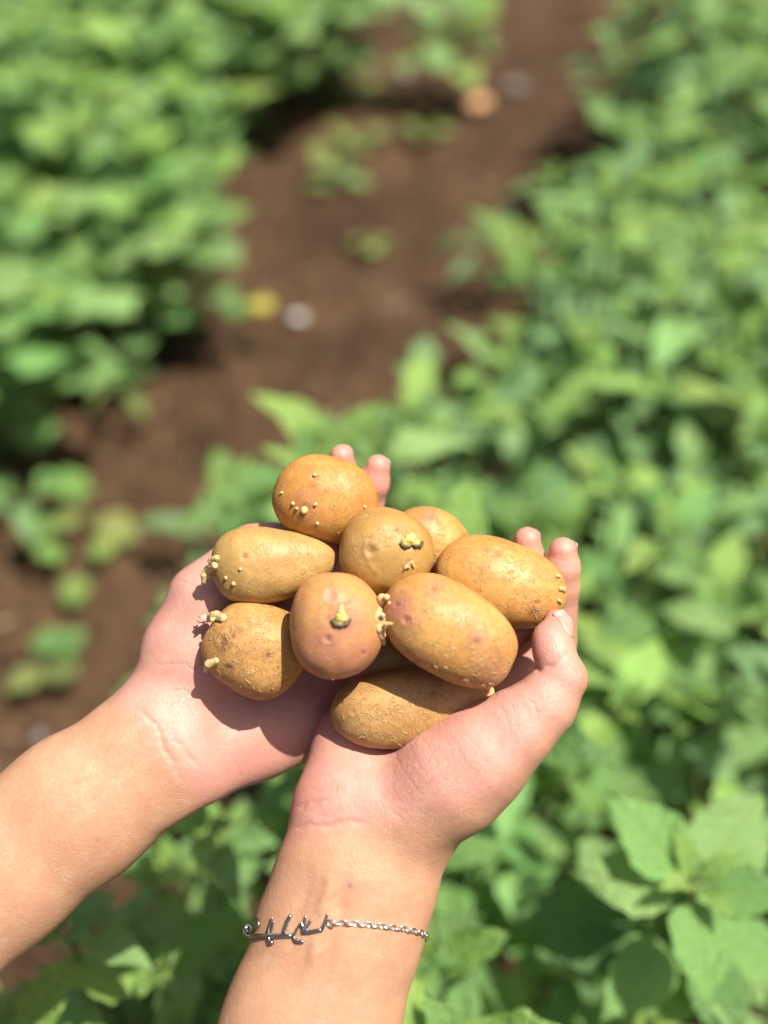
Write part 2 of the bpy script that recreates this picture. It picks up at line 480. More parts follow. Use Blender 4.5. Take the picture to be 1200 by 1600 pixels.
# crumbs of earth on the path, too many to count
cr_v, cr_f = [], []
for k in range(900):
    px, py = random.uniform(-100, 1000), random.uniform(-40, 1500)
    p = at(px, py, 0); s_ = random.uniform(.003, .012) * (1 if random.random() < .9 else 1.8)
    ico = [(1,0,0),(-1,0,0),(0,1,0),(0,-1,0),(0,0,1),(0,0,-1)]
    fc = [(0,2,4),(2,1,4),(1,3,4),(3,0,4),(2,0,5),(1,2,5),(3,1,5),(0,3,5)]
    o = len(cr_v); rz = random.random() * 6
    gz = ground(p[0], p[1])
    for q in ico:
        j = [random.uniform(.6, 1.25) * s_ for _ in range(3)]
        x, y, z = q[0]*j[0], q[1]*j[1], q[2]*j[2]*.75
        cr_v.append((p[0] + x*math.cos(rz) - y*math.sin(rz), p[1] + x*math.sin(rz) + y*math.cos(rz), gz + z + .3*s_))
    cr_f += [tuple(i + o for i in q) for q in fc]
crumbs = put('soil_crumbs', make_mesh('soil_crumbs', cr_v, cr_f, SOIL, False))
tag(crumbs, 'loose brown crumbs of earth scattered over the bare path', 'soil crumbs', kind='stuff')

LITTER = mat_simple('dry_litter', (.30, .20, .11), (.45, .34, .20), 80, .85)
rl = random.Random(12); parts = []
for k in range(260):
    p = at(rl.uniform(-80, 950), rl.uniform(-40, 1450), 0); gz = ground(p[0], p[1]); a = rl.random() * 6.28; ln = rl.uniform(.008, .035)
    q = np.array([p[0], p[1], gz + .004]); d = np.array([math.cos(a), math.sin(a), rl.uniform(-.1, .25)]) * ln
    b_ = np.array([-d[1], d[0], 0]) * rl.uniform(-.25, .25)
    parts.append(tube([q, q + .5 * d + b_, q + d], [.0008, rl.uniform(.001, .0028), .0006], 4))
lv, lf = merge(parts)
tag(put('dry_litter', make_mesh('dry_litter', lv, lf, LITTER)), 'bits of dry straw and leaf litter scattered on the bare path', 'litter', kind='stuff')

# ------------------------------------------------------------------ leaves and plants
def leaf_mesh(name, profile, n, width, fold, droop, serr, lobes=0, stalk=.18, wave=0.0, seed=0):
    r = random.Random(seed); V, F = [], []
    cols = (-1, -.55, 0, .55, 1)
    for i in range(n + 1):
        t = i / n
        w = width * profile(t)
        if 0 < i < n:
            w *= 1 + serr * (1 if i % 2 else -1)
            if lobes: w *= 1 + .22 * math.sin(t * math.pi * 2 * lobes)
        for cidx, cc in enumerate(cols):
            yy = cc * w * (1 + r.uniform(-.04, .04))
            z = fold * abs(cc) ** 1.3 * w - droop * t * t + wave * math.sin(t * 9 + cc * 2 + seed) * abs(cc)
            xx = t - (.05 * abs(cc) * width) + (.02 * r.uniform(-1, 1) if abs(cc) == 1 else 0)
            V.append((xx - .18 * droop * t * t, yy, z))
    for i in range(n):
        for k in range(4):
            a = i * 5 + k; F.append((a, a + 5, a + 6, a + 1))
    b = len(V); sw = .014
    V += [(-stalk, -sw, -.02), (-stalk, sw, -.02), (.02, sw, 0), (.02, -sw, 0), (-stalk, 0, -.045), (.02, 0, -.025)]
    F += [(b, b+3, b+2, b+1), (b, b+4, b+5, b+3), (b+1, b+2, b+5, b+4)]
    return make_mesh(name, V, F, LEAF)
ovate = lambda t: (math.sin(math.pi * min(1, t) ** .74) ** 1.05) * .98 + .012
broad = lambda t: (math.sin(math.pi * min(1, t) ** .62) ** .6) * .98 + .02
lance = lambda t: (math.sin(math.pi * min(1, t) ** .66) ** 1.0) * .98 + .01
LEAVES = {
 'ovate': [leaf_mesh('ovate_leaf', ovate, 9, .225, .32, d, .09, 0, .2, .045, k) for k, d in enumerate((.08, .22, .36, .5))],
 'broad': [leaf_mesh('broad_leaf', broad, 9, .42, -.16, d, .08, l, .3, .05, k) for k, (d, l) in enumerate(((.12, 2), (.25, 2), (.38, 3), (.5, 2)))],
 'lance': [leaf_mesh('lance_leaf', lance, 12, .33, .22, d, .028, 0, .12, .035, k) for k, d in enumerate((.05, .16, .28))],
}
GREENS = {
 'mid': (.165, .325, .095), 'blue': (.205, .360, .160), 'young': (.26, .41, .095), 'deep': (.072, .160, .050),
 'light': (.250, .415, .145), 'yellow': (.66, .54, .09), 'olive': (.24, .27, .08),
}
def add_leaf(plant, base, kind, pos, direction, up, size, color, variant=None):
    d = Vector(direction).normalized(); u = Vector(up)
    u = u - d * u.dot(d)
    if u.length < 1e-4: u = Vector((1, 0, .3)) - d * d.dot(Vector((1, 0, .3)))
    u.normalize(); s = u.cross(d)
    me = LEAVES[kind][random.randrange(len(LEAVES[kind])) if variant is None else variant]
    o = bpy.data.objects.new('leaf', me); COL.objects.link(o); o.parent = plant
    m = Matrix((d, s, u)).transposed().to_4x4()
    st = .18 * size
    o.matrix_local = Matrix.Translation(Vector(pos) - Vector(base) + d * st) @ m @ Matrix.Diagonal((size, size * random.uniform(.9, 1.12), size, 1))
    c = GREENS[color] if isinstance(color, str) else color
    j = random.uniform(.85, 1.15)
    o.color = (c[0] * j, c[1] * j, c[2] * j, 1)
    return o
def bez(a, b, c, n):
    t = np.linspace(0, 1, n)[:, None]
    return (1 - t)**2 * a + 2 * t * (1 - t) * b + t * t * c
def bush(name, label, cat, group, x, y, height, radius, shoots, nodes, size, kind, palette, seed, lean=(0, 0)):
    random.seed(seed)
    base = np.array([x, y, ground(x, y)])
    p = thing(name, base, label, cat, group)
    stems = []
    for k in range(shoots):
        rr = radius * math.sqrt((k + .5) / shoots); a = k * 2.39996 + seed
        tip = base + np.array([rr * math.cos(a) + lean[0], rr * math.sin(a) + lean[1],
                               height * (1 - .38 * (rr / max(radius, .01))**2) * random.uniform(.86, 1.08)])
        b0 = base + np.array([.25 * rr * math.cos(a), .25 * rr * math.sin(a), -.01])
        midp = base + np.array([.55 * rr * math.cos(a), .55 * rr * math.sin(a), .6 * (tip[2] - base[2])])
        path = bez(b0, midp, tip, 9); stems.append(tube(path - base, np.linspace(.0042, .0016, 9), 5))
        tang = path[-1] - path[-2]; tang /= np.linalg.norm(tang)
        phase = random.random() * 6.28
        for q in range(nodes):
            t = .38 + .60 * (q / max(1, nodes - 1)); i = min(7, int(t * 8)); pos = path[i] + (path[i+1] - path[i]) * (t * 8 - i)
            age = 1 - q / max(1, nodes - 1)                           # 1 = lowest
            el = R(-12) * age + R(22) * (1 - age) + R(random.uniform(-14, 14))
            sz = size * (.62 + .50 * math.sin(math.pi * min(.8, .25 + age * .6))) * random.uniform(.8, 1.15)
            for h in range(2):
                az = phase + q * 1.5708 + h * math.pi + random.uniform(-.3, .3)
                d = np.array([math.cos(az) * math.cos(el), math.sin(az) * math.cos(el), math.sin(el)]) + .25 * tang
                col = palette[0] if random.random() < .6 else palette[1]
                if age < .25: col = palette[2] if random.random() < .5 else col
                add_leaf(p, base, kind, pos, d, (random.uniform(-.25, .25), random.uniform(-.25, .25), 1), sz, col)
        for h in range(4):
            az = phase + .8 + h * 1.5708 + random.uniform(-.3, .3); el = R(random.uniform(30, 62))
            d = np.array([math.cos(az) * math.cos(el), math.sin(az) * math.cos(el), math.sin(el)]) + .3 * tang
            add_leaf(p, base, kind, path[-1], d, (0, 0, 1), size * random.uniform(.36, .55), palette[2] if random.random() < .7 else palette[0])
    V, F = merge(stems)
    put('stem', make_mesh('stem', V, F, STEM), p)
    return p

ORD = ['first', 'second', 'third', 'fourth', 'fifth', 'sixth', 'seventh', 'eighth', 'ninth', 'tenth', 'eleventh', 'twelfth']
def inside(poly, x, y):
    r = False; n = len(poly)
    for i in range(n):
        (x0, y0), (x1, y1) = poly[i], poly[(i + 1) % n]
        if (y0 > y) != (y1 > y) and x < (x1 - x0) * (y - y0) / (y1 - y0) + x0: r = not r
    return r
def bed(poly, h, spacing, jitter, margin):
    "plant spots on a staggered grid whose crown centre falls inside an outline given in photo coordinates"
    rows = []; j = 0
    yy = .02
    while yy < 2.9:
        row = []
        xx = -1.6 + (spacing * .5 if j % 2 else 0)
        while xx < 1.9:
            r = random.Random(int(xx * 1000) * 7 + j)
            x, y = xx + r.uniform(-jitter, jitter), yy + r.uniform(-jitter, jitter)
            px, py = pix((x, y, h))
            if -(V_B @ (np.array([x, y, h]) - CAMP)) > .2 and inside(poly, px, py): row.append((x, y))
            xx += spacing
        if row: rows.append(row)
        yy += spacing * .88; j += 1
    return rows

right_poly = [(1060, -160), (990, 60), (930, 330), (780, 530), (545, 665), (450, 850), (440, 1230), (420, 1500), (420, 1900), (1500, 1900), (1400, -160)]
left_poly = [(-250, -200), (620, -200), (545, 20), (375, 150), (285, 260), (200, 390), (60, 490), (-250, 590)]
seed = 100
rows = bed(right_poly, .34, .212, .045, 0)
for j, row in enumerate(rows):
    row.sort()
    for i, (x, y) in enumerate(row):
        seed += 1
        r = random.Random(seed)
        px, py = pix((x, y, .36))
        near = py > 1180
        lab = 'leafy plant of the right bed, %s from the path, %s row from the front' % (ORD[i], ORD[j])
        hgt = r.uniform(.36, .46) * (1.12 if near else 1)
        bush('leafy_plant', lab, 'plant', 'leafy plants in the bed right of the path', x, y, hgt, r.uniform(.12, .15),
             11, 4, r.uniform(.058, .068) * (.92 if near else 1), 'ovate', ('blue', 'light', 'young') if r.random() < .6 else ('mid', 'light', 'young'), seed)
rows = bed(left_poly, .30, .25, .05, 0)
for j, row in enumerate(rows):
    row.sort(key=lambda q: -q[0])
    for i, (x, y) in enumerate(row):
        seed += 1
        r = random.Random(seed)
        lab = 'broad leaved plant of the left bed, %s from the path, %s row from the front' % (ORD[i], ORD[j])
        bush('broad_leaved_plant', lab, 'plant', 'broad leaved plants in the bed left of the path', x, y, r.uniform(.30, .40), r.uniform(.12, .16),
             9, 4, r.uniform(.064, .078), 'broad', ('mid', 'light', 'young') if r.random() < .6 else ('light', 'mid', 'young'), seed)

# low plants at the path edge and in the path
def low_plant(label, px, py, h, size, kind, palette, n, seed, name='seedling', cat='seedling', group=None, spread=0.02):
    random.seed(seed)
    c = at(px, py, h); x, y = c[0], c[1]
    base = np.array([x, y, ground(x, y)])
    p = thing(name, base, label, cat, group)
    top = np.array([x, y, base[2] + h])
    paths = [tube(bez(base - base, (top - base) * .5 + np.array([.006, .004, 0]), top - base, 6), np.linspace(.003, .0015, 6), 5)]
    for k in range(n):
        az = k * 2.4 + seed; el = R(random.uniform(-5, 35)) if k < n * .7 else R(random.uniform(40, 65))
        d = np.array([math.cos(az) * math.cos(el), math.sin(az) * math.cos(el), math.sin(el)])
        off = d * spread * random.random(); off[2] = -random.uniform(0, .35) * h * (k < n * .7)
        add_leaf(p, base, kind, top + off, d, (0, 0, 1), size * random.uniform(.75, 1.15), palette[k % len(palette)])
    V, F = merge(paths); put('stem', make_mesh('stem', V, F, STEM), p)
    return p
low_plant('bright green seedling with few leaves behind the left hand', 340, 800, .12, .075, 'ovate', ('blue', 'mid'), 6, 31)
low_plant('small green plant reaching over the path below the right bed', 765, 385, .10, .07, 'ovate', ('blue', 'deep'), 9, 32)
low_plant('light yellowish green plant standing alone at the top of the path', 715, 40, .16, .085, 'broad', ('young', 'light'), 14, 33, spread=.05)
low_plant('green seedling on dark soil at the left edge, level with the top potato', 45, 790, .06, .075, 'ovate', ('mid', 'blue'), 5, 34)
low_plant('yellowish green seedling between the left edge and the raised thumb', 135, 815, .05, .05, 'broad', ('young', 'olive'), 4, 35)
low_plant('tiny yellow green seedling just below another by the left thumb', 135, 880, .04, .035, 'broad', ('young',), 3, 36)
low_plant('tiny dull green seedling on the soil left of the left wrist', 72, 1025, .03, .042, 'broad', ('olive', 'mid'), 4, 37)
low_plant('tiny round yellow green seedling alone in the middle of the path', 575, 378, .02, .034, 'broad', ('young', 'olive'), 3, 38)
low_plant('pale green weed beside the left bed, nearer one of two', 520, 268, .03, .055, 'broad', ('light', 'olive'), 4, 39)
low_plant('olive green weed beside the left bed, farther one of two', 562, 222, .03, .05, 'broad', ('olive', 'young'), 4, 40)
low_plant('olive weed at the far left edge of the path beside the pale stone', 585, 130, .03, .06, 'broad', ('olive',), 4, 41)
low_plant('faint green seedling lying flat on the path below the orange dry leaf', 668, 205, .015, .05, 'broad', ('olive',), 4, 42)
low_plant('drooping green sprig hanging from the left bed above the dark soil', 190, 600, .07, .06, 'ovate', ('olive', 'mid'), 6, 43)
y_leaf = low_plant('yellow leaf with an orange tip at the edge of the left bed', 365, 447, .12, .052, 'broad', ('yellow', 'light', 'mid'), 3, 44, 'yellowing_plant', 'plant')

def big_rosette():
    "the large leaved plant nearest the camera, bottom right"
    random.seed(5)
    tipz = .47
    c = at(1085, 1385, tipz); base = np.array([c[0] + .02, c[1] + .02, 0]); base[2] = ground(base[0], base[1])
    p = thing('large_leaved_plant', base, 'plant with the largest pointed leaves, in the bottom right corner', 'plant')
    path = bez(base, base + np.array([.01, .01, .25]), c, 10)
    V, F = tube(path - base, np.linspace(.006, .003, 10), 6); put('stem', make_mesh('stem', V, F, STEM), p)
    spec = [((962, 1242), .50, 'mid', 1), ((905, 1362), .47, 'light', 1), ((1105, 1555), .47, 'mid', 0), ((1240, 1400), .48, 'mid', 1), ((1190, 1245), .48, 'light', 0)]
    for (px, py), z, col, vv in spec:
        e = at(px, py, z); d = e - c; L = np.linalg.norm(d)
        add_leaf(p, base, 'lance', c, d, (.1, -.35, 1), L / 1.1, col, vv)
    for k in range(4):
        a = .4 + k * 1.57; add_leaf(p, base, 'ovate', c, (math.cos(a), math.sin(a), 1.1), (0, 0, 1), .028, 'young')
    c2 = path[8]
    for (px, py), z, col in [((952, 1585), .42, 'mid'), ((1250, 1520), .40, 'mid'), ((1160, 1640), .40, 'mid'), ((800, 1440), .40, 'deep'), ((880, 1500), .38, 'deep')]:
        e = at(px, py, z); d = e - c2; L = np.linalg.norm(d)
        add_leaf(p, base, 'lance', c2 + d * .15, d, (.1, -.3, 1), L * .85 / 1.1, col, 1)
big_rosette()
for k, (px, py, hh, lab) in enumerate([(100, 1540, .47, 'tall leafy plant in the bottom left corner below the left forearm'),
                                       (270, 1500, .48, 'tall leafy plant close beside the bracelet, left of the wrist'),
                                       (370, 1300, .44, 'leafy plant seen in the gap between the two forearms')]):
    c = at(px, py, hh)
    bush('leafy_plant', lab, 'plant', 'leafy plants in the bed right of the path', c[0], c[1], hh, .10, 13, 4, .050, 'ovate', ('light', 'light', 'young'), 900 + k)  # paler leaf colours stand in for sunlight that the forearms block here

def stone(px, py, size, label, mat, seed, name='pebble'):
    c = at(px, py, 0); z = ground(c[0], c[1]); r = np.random.default_rng(seed)
    V, F = [], []; n, m = 12, 8
    for i in range(m + 1):
        for k in range(n):
            a, b = 2 * math.pi * k / n, math.pi * i / m
            V.append((math.cos(a) * math.sin(b), math.sin(a) * math.sin(b), math.cos(b)))
    V = np.array(V); V *= (1 + .16 * wave_noise(V, 2.2, seed, 2))[:, None]; V *= np.array([1, .8, .6]) * size
    for i in range(m):
        for k in range(n): F.append((i*n+k, (i+1)*n+k, (i+1)*n+(k+1) % n, i*n+(k+1) % n))
    o = put(name, make_mesh(name, V, F, mat), None, (c[0], c[1], z + size * .35)); o.rotation_euler.z = r.random() * 6
    tag(o, label, 'pebble', 'pebbles lying on the path')
stone(466, 506, .013, 'white pebble on the bare soil right of the yellow leaf', STONE, 1)
stone(100, 1056, .012, 'grey pebble on the soil left of the left wrist, upper of two', STONE, 2)
stone(58, 1146, .010, 'grey pebble just above the left forearm, lower of two', STONE_DARK, 3)
stone(630, 110, .026, 'brownish grey pebble at the far end of the path', STONE_DARK, 4)
stone(620, 485, .010, 'dull brown pebble on the path level with the white one', STONE_DARK, 5)
stone(805, 130, .024, 'grey pebble at the far right edge of the path', STONE_DARK, 6)
# dry orange leaf
c = at(750, 152, .02)
DRY = mat_simple('dry_leaf_orange', (.50, .25, .11), (.58, .33, .17), 60, .7)
me = LEAVES['broad'][1].copy(); me.materials.clear(); me.materials.append(DRY)
dry = put('dry_leaf', me, None, tuple(c)); dry.scale = (.064,) * 3; dry.rotation_euler = (.2, -.1, .6); dry.location.x -= .028; dry.location.y -= .015
tag(dry, 'dry orange brown leaf lying on the soil at the far end of the path', 'leaf')

# ------------------------------------------------------------------ person: two forearms with cupped hands
person = thing('person', tuple(to_world(hp(480, 1150, -60))), "person's bare forearms and cupped hands held out with palms up, full of potatoes", 'person')
PL = np.array(person.location)
ZN = (0, 0, 1)
def build_arm(lo, hi, groups, features, palm_fn, reds, marks, wrinkles, label):
    F = Field(lo, hi, 4.0)
    for prims, k_in, k_out in groups: F.add(prims, k_in, k_out)
    P, Q = F.mesh(); P = relax(P, Q, 2, .5)
    P, Q = quad_subdivide(P, Q); P = relax(P, Q, 4, .5)
    N = vnormals(P, Q); px, py = project(P)
    front = sstep(.05, .35, N[:, 2])
    crease = np.zeros(len(P)); disp = np.zeros(len(P))
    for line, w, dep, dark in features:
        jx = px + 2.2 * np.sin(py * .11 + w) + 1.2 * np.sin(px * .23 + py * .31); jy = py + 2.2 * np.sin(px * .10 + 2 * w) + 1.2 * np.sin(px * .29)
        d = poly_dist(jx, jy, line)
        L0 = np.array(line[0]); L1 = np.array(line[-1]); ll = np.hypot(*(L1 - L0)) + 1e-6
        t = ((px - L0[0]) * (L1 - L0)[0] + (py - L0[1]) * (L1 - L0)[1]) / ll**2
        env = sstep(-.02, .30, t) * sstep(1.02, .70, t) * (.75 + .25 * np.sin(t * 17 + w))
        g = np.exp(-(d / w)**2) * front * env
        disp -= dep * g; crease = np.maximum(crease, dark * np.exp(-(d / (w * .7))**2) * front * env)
    disp += .8 * wave_noise(P, .045, 5, 2)
    P = P + N * disp[:, None]
    red = np.zeros(len(P)); 
    for x, y, s_, a in reds: red = np.maximum(red, a * np.exp(-((px - x)**2 + (py - y)**2) / s_**2))
    mark = np.zeros(len(P))
    for x, y, s_, a in marks: mark = np.maximum(mark, a * np.exp(-((px - x)**2 + (py - y)**2) / s_**2) * front)
    wr = np.full(len(P), .12)
    for x, y, s_, a in wrinkles: wr = np.maximum(wr, a * np.exp(-((px - x)**2 + (py - y)**2) / s_**2))
    palm = palm_fn(P, N, px, py)
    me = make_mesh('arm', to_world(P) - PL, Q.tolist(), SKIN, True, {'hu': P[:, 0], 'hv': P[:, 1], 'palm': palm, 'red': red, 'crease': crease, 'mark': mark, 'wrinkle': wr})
    o = put('arm', me, person); o['label'] = label
    return o, P, Q

# hand on the right of the picture (thumb to the right)
FL = 0.70
r_groups = [
 (chain([(300, 2350, 70, 178), (410, 1850, 40, 160), (488, 1595, 12, 133), (532, 1450, 0, 125), (558, 1370, -4, 121), (583, 1300, -14, 116)], (ZN, FL)), 30, 30),
 (chain([(583, 1300, -18, 106), (655, 1185, -108, 110), (700, 1060, -150, 96)], ((0, .45, 1), .50)), 40, 34),          # palm slab
 (chain([(530, 1252, -26, 70), (560, 1168, -88, 68), (600, 1080, -140, 56)]), 24, 34),                               # hypothenar
 (chain([(648, 1262, 0, 84), (710, 1212, 18, 86), (752, 1180, 30, 77), (804, 1139, 40, 59), (851, 1100, 44, 47), (879, 1060, 46, 38)]), 20, 36),   # thenar, thumb
 (chain([(879, 1060, 46, 36), (866, 1020, 36, 32), (863, 1000, 28, 30), (873, 977, 16, 21), (868, 968, 12, 15)]), 10, 10),                 # thumb end
 (chain([(790, 1080, -115, 46), (866, 1005, -125, 33), (877, 918, -80, 27.5), (878, 886, -66, 27), (879, 861, -56, 22)]), 10, 14),           # index
 (chain([(735, 1045, -140, 46), (818, 985, -165, 32), (824, 905, -106, 27.5), (823, 872, -92, 26.5), (824, 844, -81, 21.5)]), 10, 12),         # middle
 (chain([(675, 1035, -150, 44), (752, 960, -195, 31), (764, 912, -165, 26), (758, 880, -140, 23)]), 10, 12),          # ring
 (chain([(615, 1055, -150, 40), (655, 985, -190, 28), (678, 945, -180, 23), (690, 920, -165, 20)]), 10, 12),          # little
]
r_feat = [
 ([(448, 1296), (475, 1292), (510, 1289), (545, 1284), (585, 1286)], 5, 2.4, .2),
 ([(458, 1262), (480, 1254), (520, 1252)], 4, 1.8, .18),
 ([(592, 1166), (588, 1200), (600, 1240), (622, 1278)], 16, 3, .0),
 ([(776, 1098), (790, 1122), (800, 1142)], 2.2, 1.1, .18), ([(790, 1092), (806, 1118), (812, 1140)], 2.2, .8, .14),
 ([(808, 1088), (822, 1108), (828, 1130)], 2.2, .8, .12), ([(825, 1088), (836, 1106), (838, 1124)], 2.2, 1.1, .15),
 ([(824, 1048), (842, 1043), (862, 1037), (882, 1026)], 4, 3.4, .40),
 ([(880, 1012), (890, 1022), (902, 1032)], 2.4, 1.2, .2), ([(884, 1034), (898, 1046), (908, 1062)], 2.4, 1.0, .15),
 ([(470, 1560), (492, 1480), (508, 1400), (528, 1320)], 9, -3.0, 0), ([(500, 1560), (520, 1470), (538, 1390), (552, 1320)], 10, 2.6, 0), ([(445, 1520), (468, 1430), (490, 1350)], 9, 2.0, 0),
 ([(612, 1160), (630, 1200), (650, 1235), (665, 1262)], 2.2, 0.45, .12), ([(630, 1150), (655, 1195), (672, 1220)], 2, 0.40, .10),
 ([(650, 1142), (668, 1170), (690, 1205)], 2, .7, .08), ([(560, 1300), (610, 1275), (650, 1262)], 2.2, .7, .08),
 ([(470, 1230), (500, 1236), (540, 1228)], 2.0, .7, .06), ([(478, 1272), (520, 1275), (556, 1262)], 2.0, .8, .08), ([(500, 1205), (520, 1220), (530, 1250)], 2, .6, .06),
 ([(575, 1240), (600, 1262), (640, 1285)], 2.2, 0.40, .07), ([(600, 1220), (640, 1262), (690, 1290)], 2.2, 0.40, .07), ([(700, 1150), (730, 1195), (760, 1225)], 2.2, 0.35, .06), ([(720, 1140), (756, 1185), (785, 1206)], 2.2, 0.35, .06),
 ([(850, 868), (868, 874), (900, 872)], 2.2, .4, .05), ([(858, 918), (878, 924), (900, 920)], 2.4, .7, .15),
]
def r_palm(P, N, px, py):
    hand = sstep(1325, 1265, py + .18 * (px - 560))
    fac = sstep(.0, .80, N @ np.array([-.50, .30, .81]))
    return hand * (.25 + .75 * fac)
arm_r, RP, RQ = build_arm((-380, -1780, -330), (360, 60, 200), r_groups, r_feat, r_palm,
    [(880, 850, 40, .45), (824, 835, 40, .45), (878, 930, 40, .35), (858, 975, 34, .4), (500, 1235, 48, .42), (490, 1180, 40, .35), (560, 1185, 45, .25), (800, 1010, 60, .35), (905, 1050, 18, .3), (740, 1120, 60, .2)],
    [(547, 1383, 4, .75)],
    [(690, 1200, 95, 1), (800, 1130, 60, .9), (640, 1280, 80, .6), (890, 1050, 40, .8)],
    'bare arm coming up from the bottom edge, its hand in front of the other')
l_groups = [
 (chain([(-610, 1850, 30, 170), (-250, 1555, -20, 142), (0, 1357, -45, 121), (120, 1266, -52, 114), (245, 1173, -62, 106)], (ZN, FL)), 30, 30),
 (chain([(245, 1173, -66, 100), (350, 1085, -120, 112), (440, 1010, -170, 100)], ((.2, .4, 1), .46)), 40, 36),
 (chain([(322, 1188, -92, 62), (400, 1148, -118, 67), (462, 1122, -146, 66), (520, 1070, -190, 55)], (ZN, .85)), 24, 34),
 (chain([(268, 1115, -72, 72), (306, 1020, -86, 80), (330, 945, -92, 68)], (ZN, .75)), 24, 36),
 (chain([(328, 940, -92, 58), (362, 898, -100, 46), (396, 862, -104, 40), (430, 856, -104, 37), (476, 862, -108, 32)]), 16, 26),
 (chain([(430, 945, -190, 44), (500, 840, -205, 32), (527, 762, -144, 26), (532, 736, -126, 24), (534, 713, -114, 19)]), 10, 14),
 (chain([(480, 985, -205, 44), (548, 870, -225, 32), (573, 787, -144, 26), (583, 755, -126, 24.5), (590, 729, -114, 19.5)]), 10, 14),
 (chain([(525, 1020, -215, 42), (606, 905, -245, 30), (646, 855, -205, 25), (672, 838, -180, 21)]), 10, 12),
 (chain([(545, 1065, -212, 38), (615, 990, -245, 27), (648, 945, -225, 23), (664, 925, -215, 19)]), 10, 12),
]
l_feat = [
 ([(206, 1092), (222, 1112), (245, 1136), (262, 1174), (280, 1213), (297, 1234)], 5, 2.2, .22),
 ([(262, 1140), (287, 1167), (308, 1199), (325, 1223)], 4.5, 1.5, .16),
 ([(225, 1040), (250, 1036), (290, 1040), (330, 1060)], 2.4, 1.0, .16), ([(250, 1085), (280, 1078), (310, 1090)], 2.2, .9, .12),
 ([(240, 1120), (300, 1085), (350, 1080)], 2.2, .7, .10),
 ([(90, 1240), (170, 1180), (235, 1110)], 10, -2.4, 0), ([(100, 1290), (180, 1220), (250, 1160)], 10, 2.0, 0),
 ([(372, 1190), (376, 1208), (372, 1222)], 2.0, 1.0, .15), ([(270, 905), (292, 912), (318, 915)], 2.4, 1.0, .12),
]
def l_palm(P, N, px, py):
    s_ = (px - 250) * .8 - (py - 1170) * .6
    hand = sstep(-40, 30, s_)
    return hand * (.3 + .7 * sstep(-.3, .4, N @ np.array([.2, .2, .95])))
arm_l, LP, LQ = build_arm((-1400, -1260, -330), (140, 190, 160), l_groups, l_feat, l_palm,
    [(535, 705, 40, .5), (592, 735, 45, .5), (390, 1180, 50, .5), (340, 1150, 45, .25), (400, 1110, 90, .3), (430, 1165, 60, .45), (300, 1090, 40, .2), (380, 835, 50, .3), (300, 1010, 60, .12)],
    [(152, 1313, 4.5, .35), (232, 1248, 4, .2)],
    [(250, 1130, 60, .5), (300, 1020, 70, .3)],
    'bare arm coming in from the left edge, its hand behind the other')
bvh_r = BVHTree.FromPolygons([tuple(v) for v in RP.tolist()], RQ.tolist())
bvh_l = BVHTree.FromPolygons([tuple(v) for v in LP.tolist()], LQ.tolist())
CAM_L = np.array([0, 0, FOCAL])
def skin_hit(bvh, px, py):
    d = hp(px, py, 0) - CAM_L; d /= np.linalg.norm(d)
    h = bvh.ray_cast(Vector(CAM_L), Vector(d))
    return h[0], h[1]

def nail(arm, bvh, px, py, z, axis_v, normal_v, half_w, length, free=.2):
    "curved plate that hugs the finger tip: axis_v points to the free edge"
    c = hp(px, py, z); a = np.array(axis_v, float); a /= np.linalg.norm(a)
    n = np.array(normal_v, float); n -= a * (n @ a); n /= np.linalg.norm(n); s = np.cross(n, a)
    nu, nv = 12, 10; V, fr = [], []
    for i in range(nu + 1):
        t = i / nu
        for k in range(nv + 1):
            u = -1 + 2 * k / nv
            ln = -.5 * length * (1 - .25 * u * u) + t * length * (1 + .0 * u) - .18 * length * t * u * u
            wv = half_w * (1 - .12 * (t - .5)**2 * 4)
            q = c + a * ln + s * u * wv + n * 40
            h = bvh.ray_cast(Vector(q), Vector(-n), 90)
            base = np.array(h[0]) if h[0] is not None else None
            flat = c + a * ln + s * u * wv * .98 - n * (half_w * .55 * u * u)
            V.append((base, flat)); fr.append(t)
    hs = [((b - c) @ n) for b, f in V if b is not None]
    off = np.median(hs) if hs else 0
    out = []
    for (b, f), t in zip(V, fr):
        fl = f + n * (off + 1.5)
        if b is None: out.append(fl)
        else:
            lift = 1.3 if t < .85 else 1.9
            bb = b + n * lift
            dz = np.clip((bb - fl) @ n, -3, 9)
            out.append(fl + n * dz)
    W = nv + 1
    F = [(i*W+k, i*W+k+1, (i+1)*W+k+1, (i+1)*W+k) for i in range(nu) for k in range(nv)]
    T = [o - n * 1.6 for o in out]; m = len(out)
    F += [tuple(m + j for j in q[::-1]) for q in F[:]]
    rim = [k for k in range(W)] + [i*W+nv for i in range(1, nu+1)] + [nu*W+k for k in range(nv-1, -1, -1)] + [i*W for i in range(nu-1, 0, -1)]
    for p, q in zip(rim, rim[1:] + rim[:1]): F.append((p, m + p, m + q, q))
    free_a = [float(sstep(1 - free - .06, 1 - free + .03, t)) for t in fr]
    o = put('fingernail', make_mesh('fingernail', to_world(out + T) - PL, F, NAIL, True, {'free': np.array(free_a + free_a)}), arm)
    return o
nail(arm_r, bvh_r, 879, 977, 26, (-.24, .93, -.25), (.62, .20, .75), 15, 46, .12)
nail(arm_r, bvh_r, 884, 868, -56, (.06, .95, .38), (.34, .36, -.87), 16.5, 40, .28)
nail(arm_r, bvh_r, 828, 850, -82, (.03, .92, .45), (.34, .38, -.86), 15.5, 38, .26)
nail(arm_l, bvh_l, 536, 716, -116, (.10, .90, .52), (.30, .46, -.83), 13.5, 34, .24)
nail(arm_l, bvh_l, 594, 734, -116, (.25, .90, .48), (.34, .42, -.84), 13.5, 34, .26)

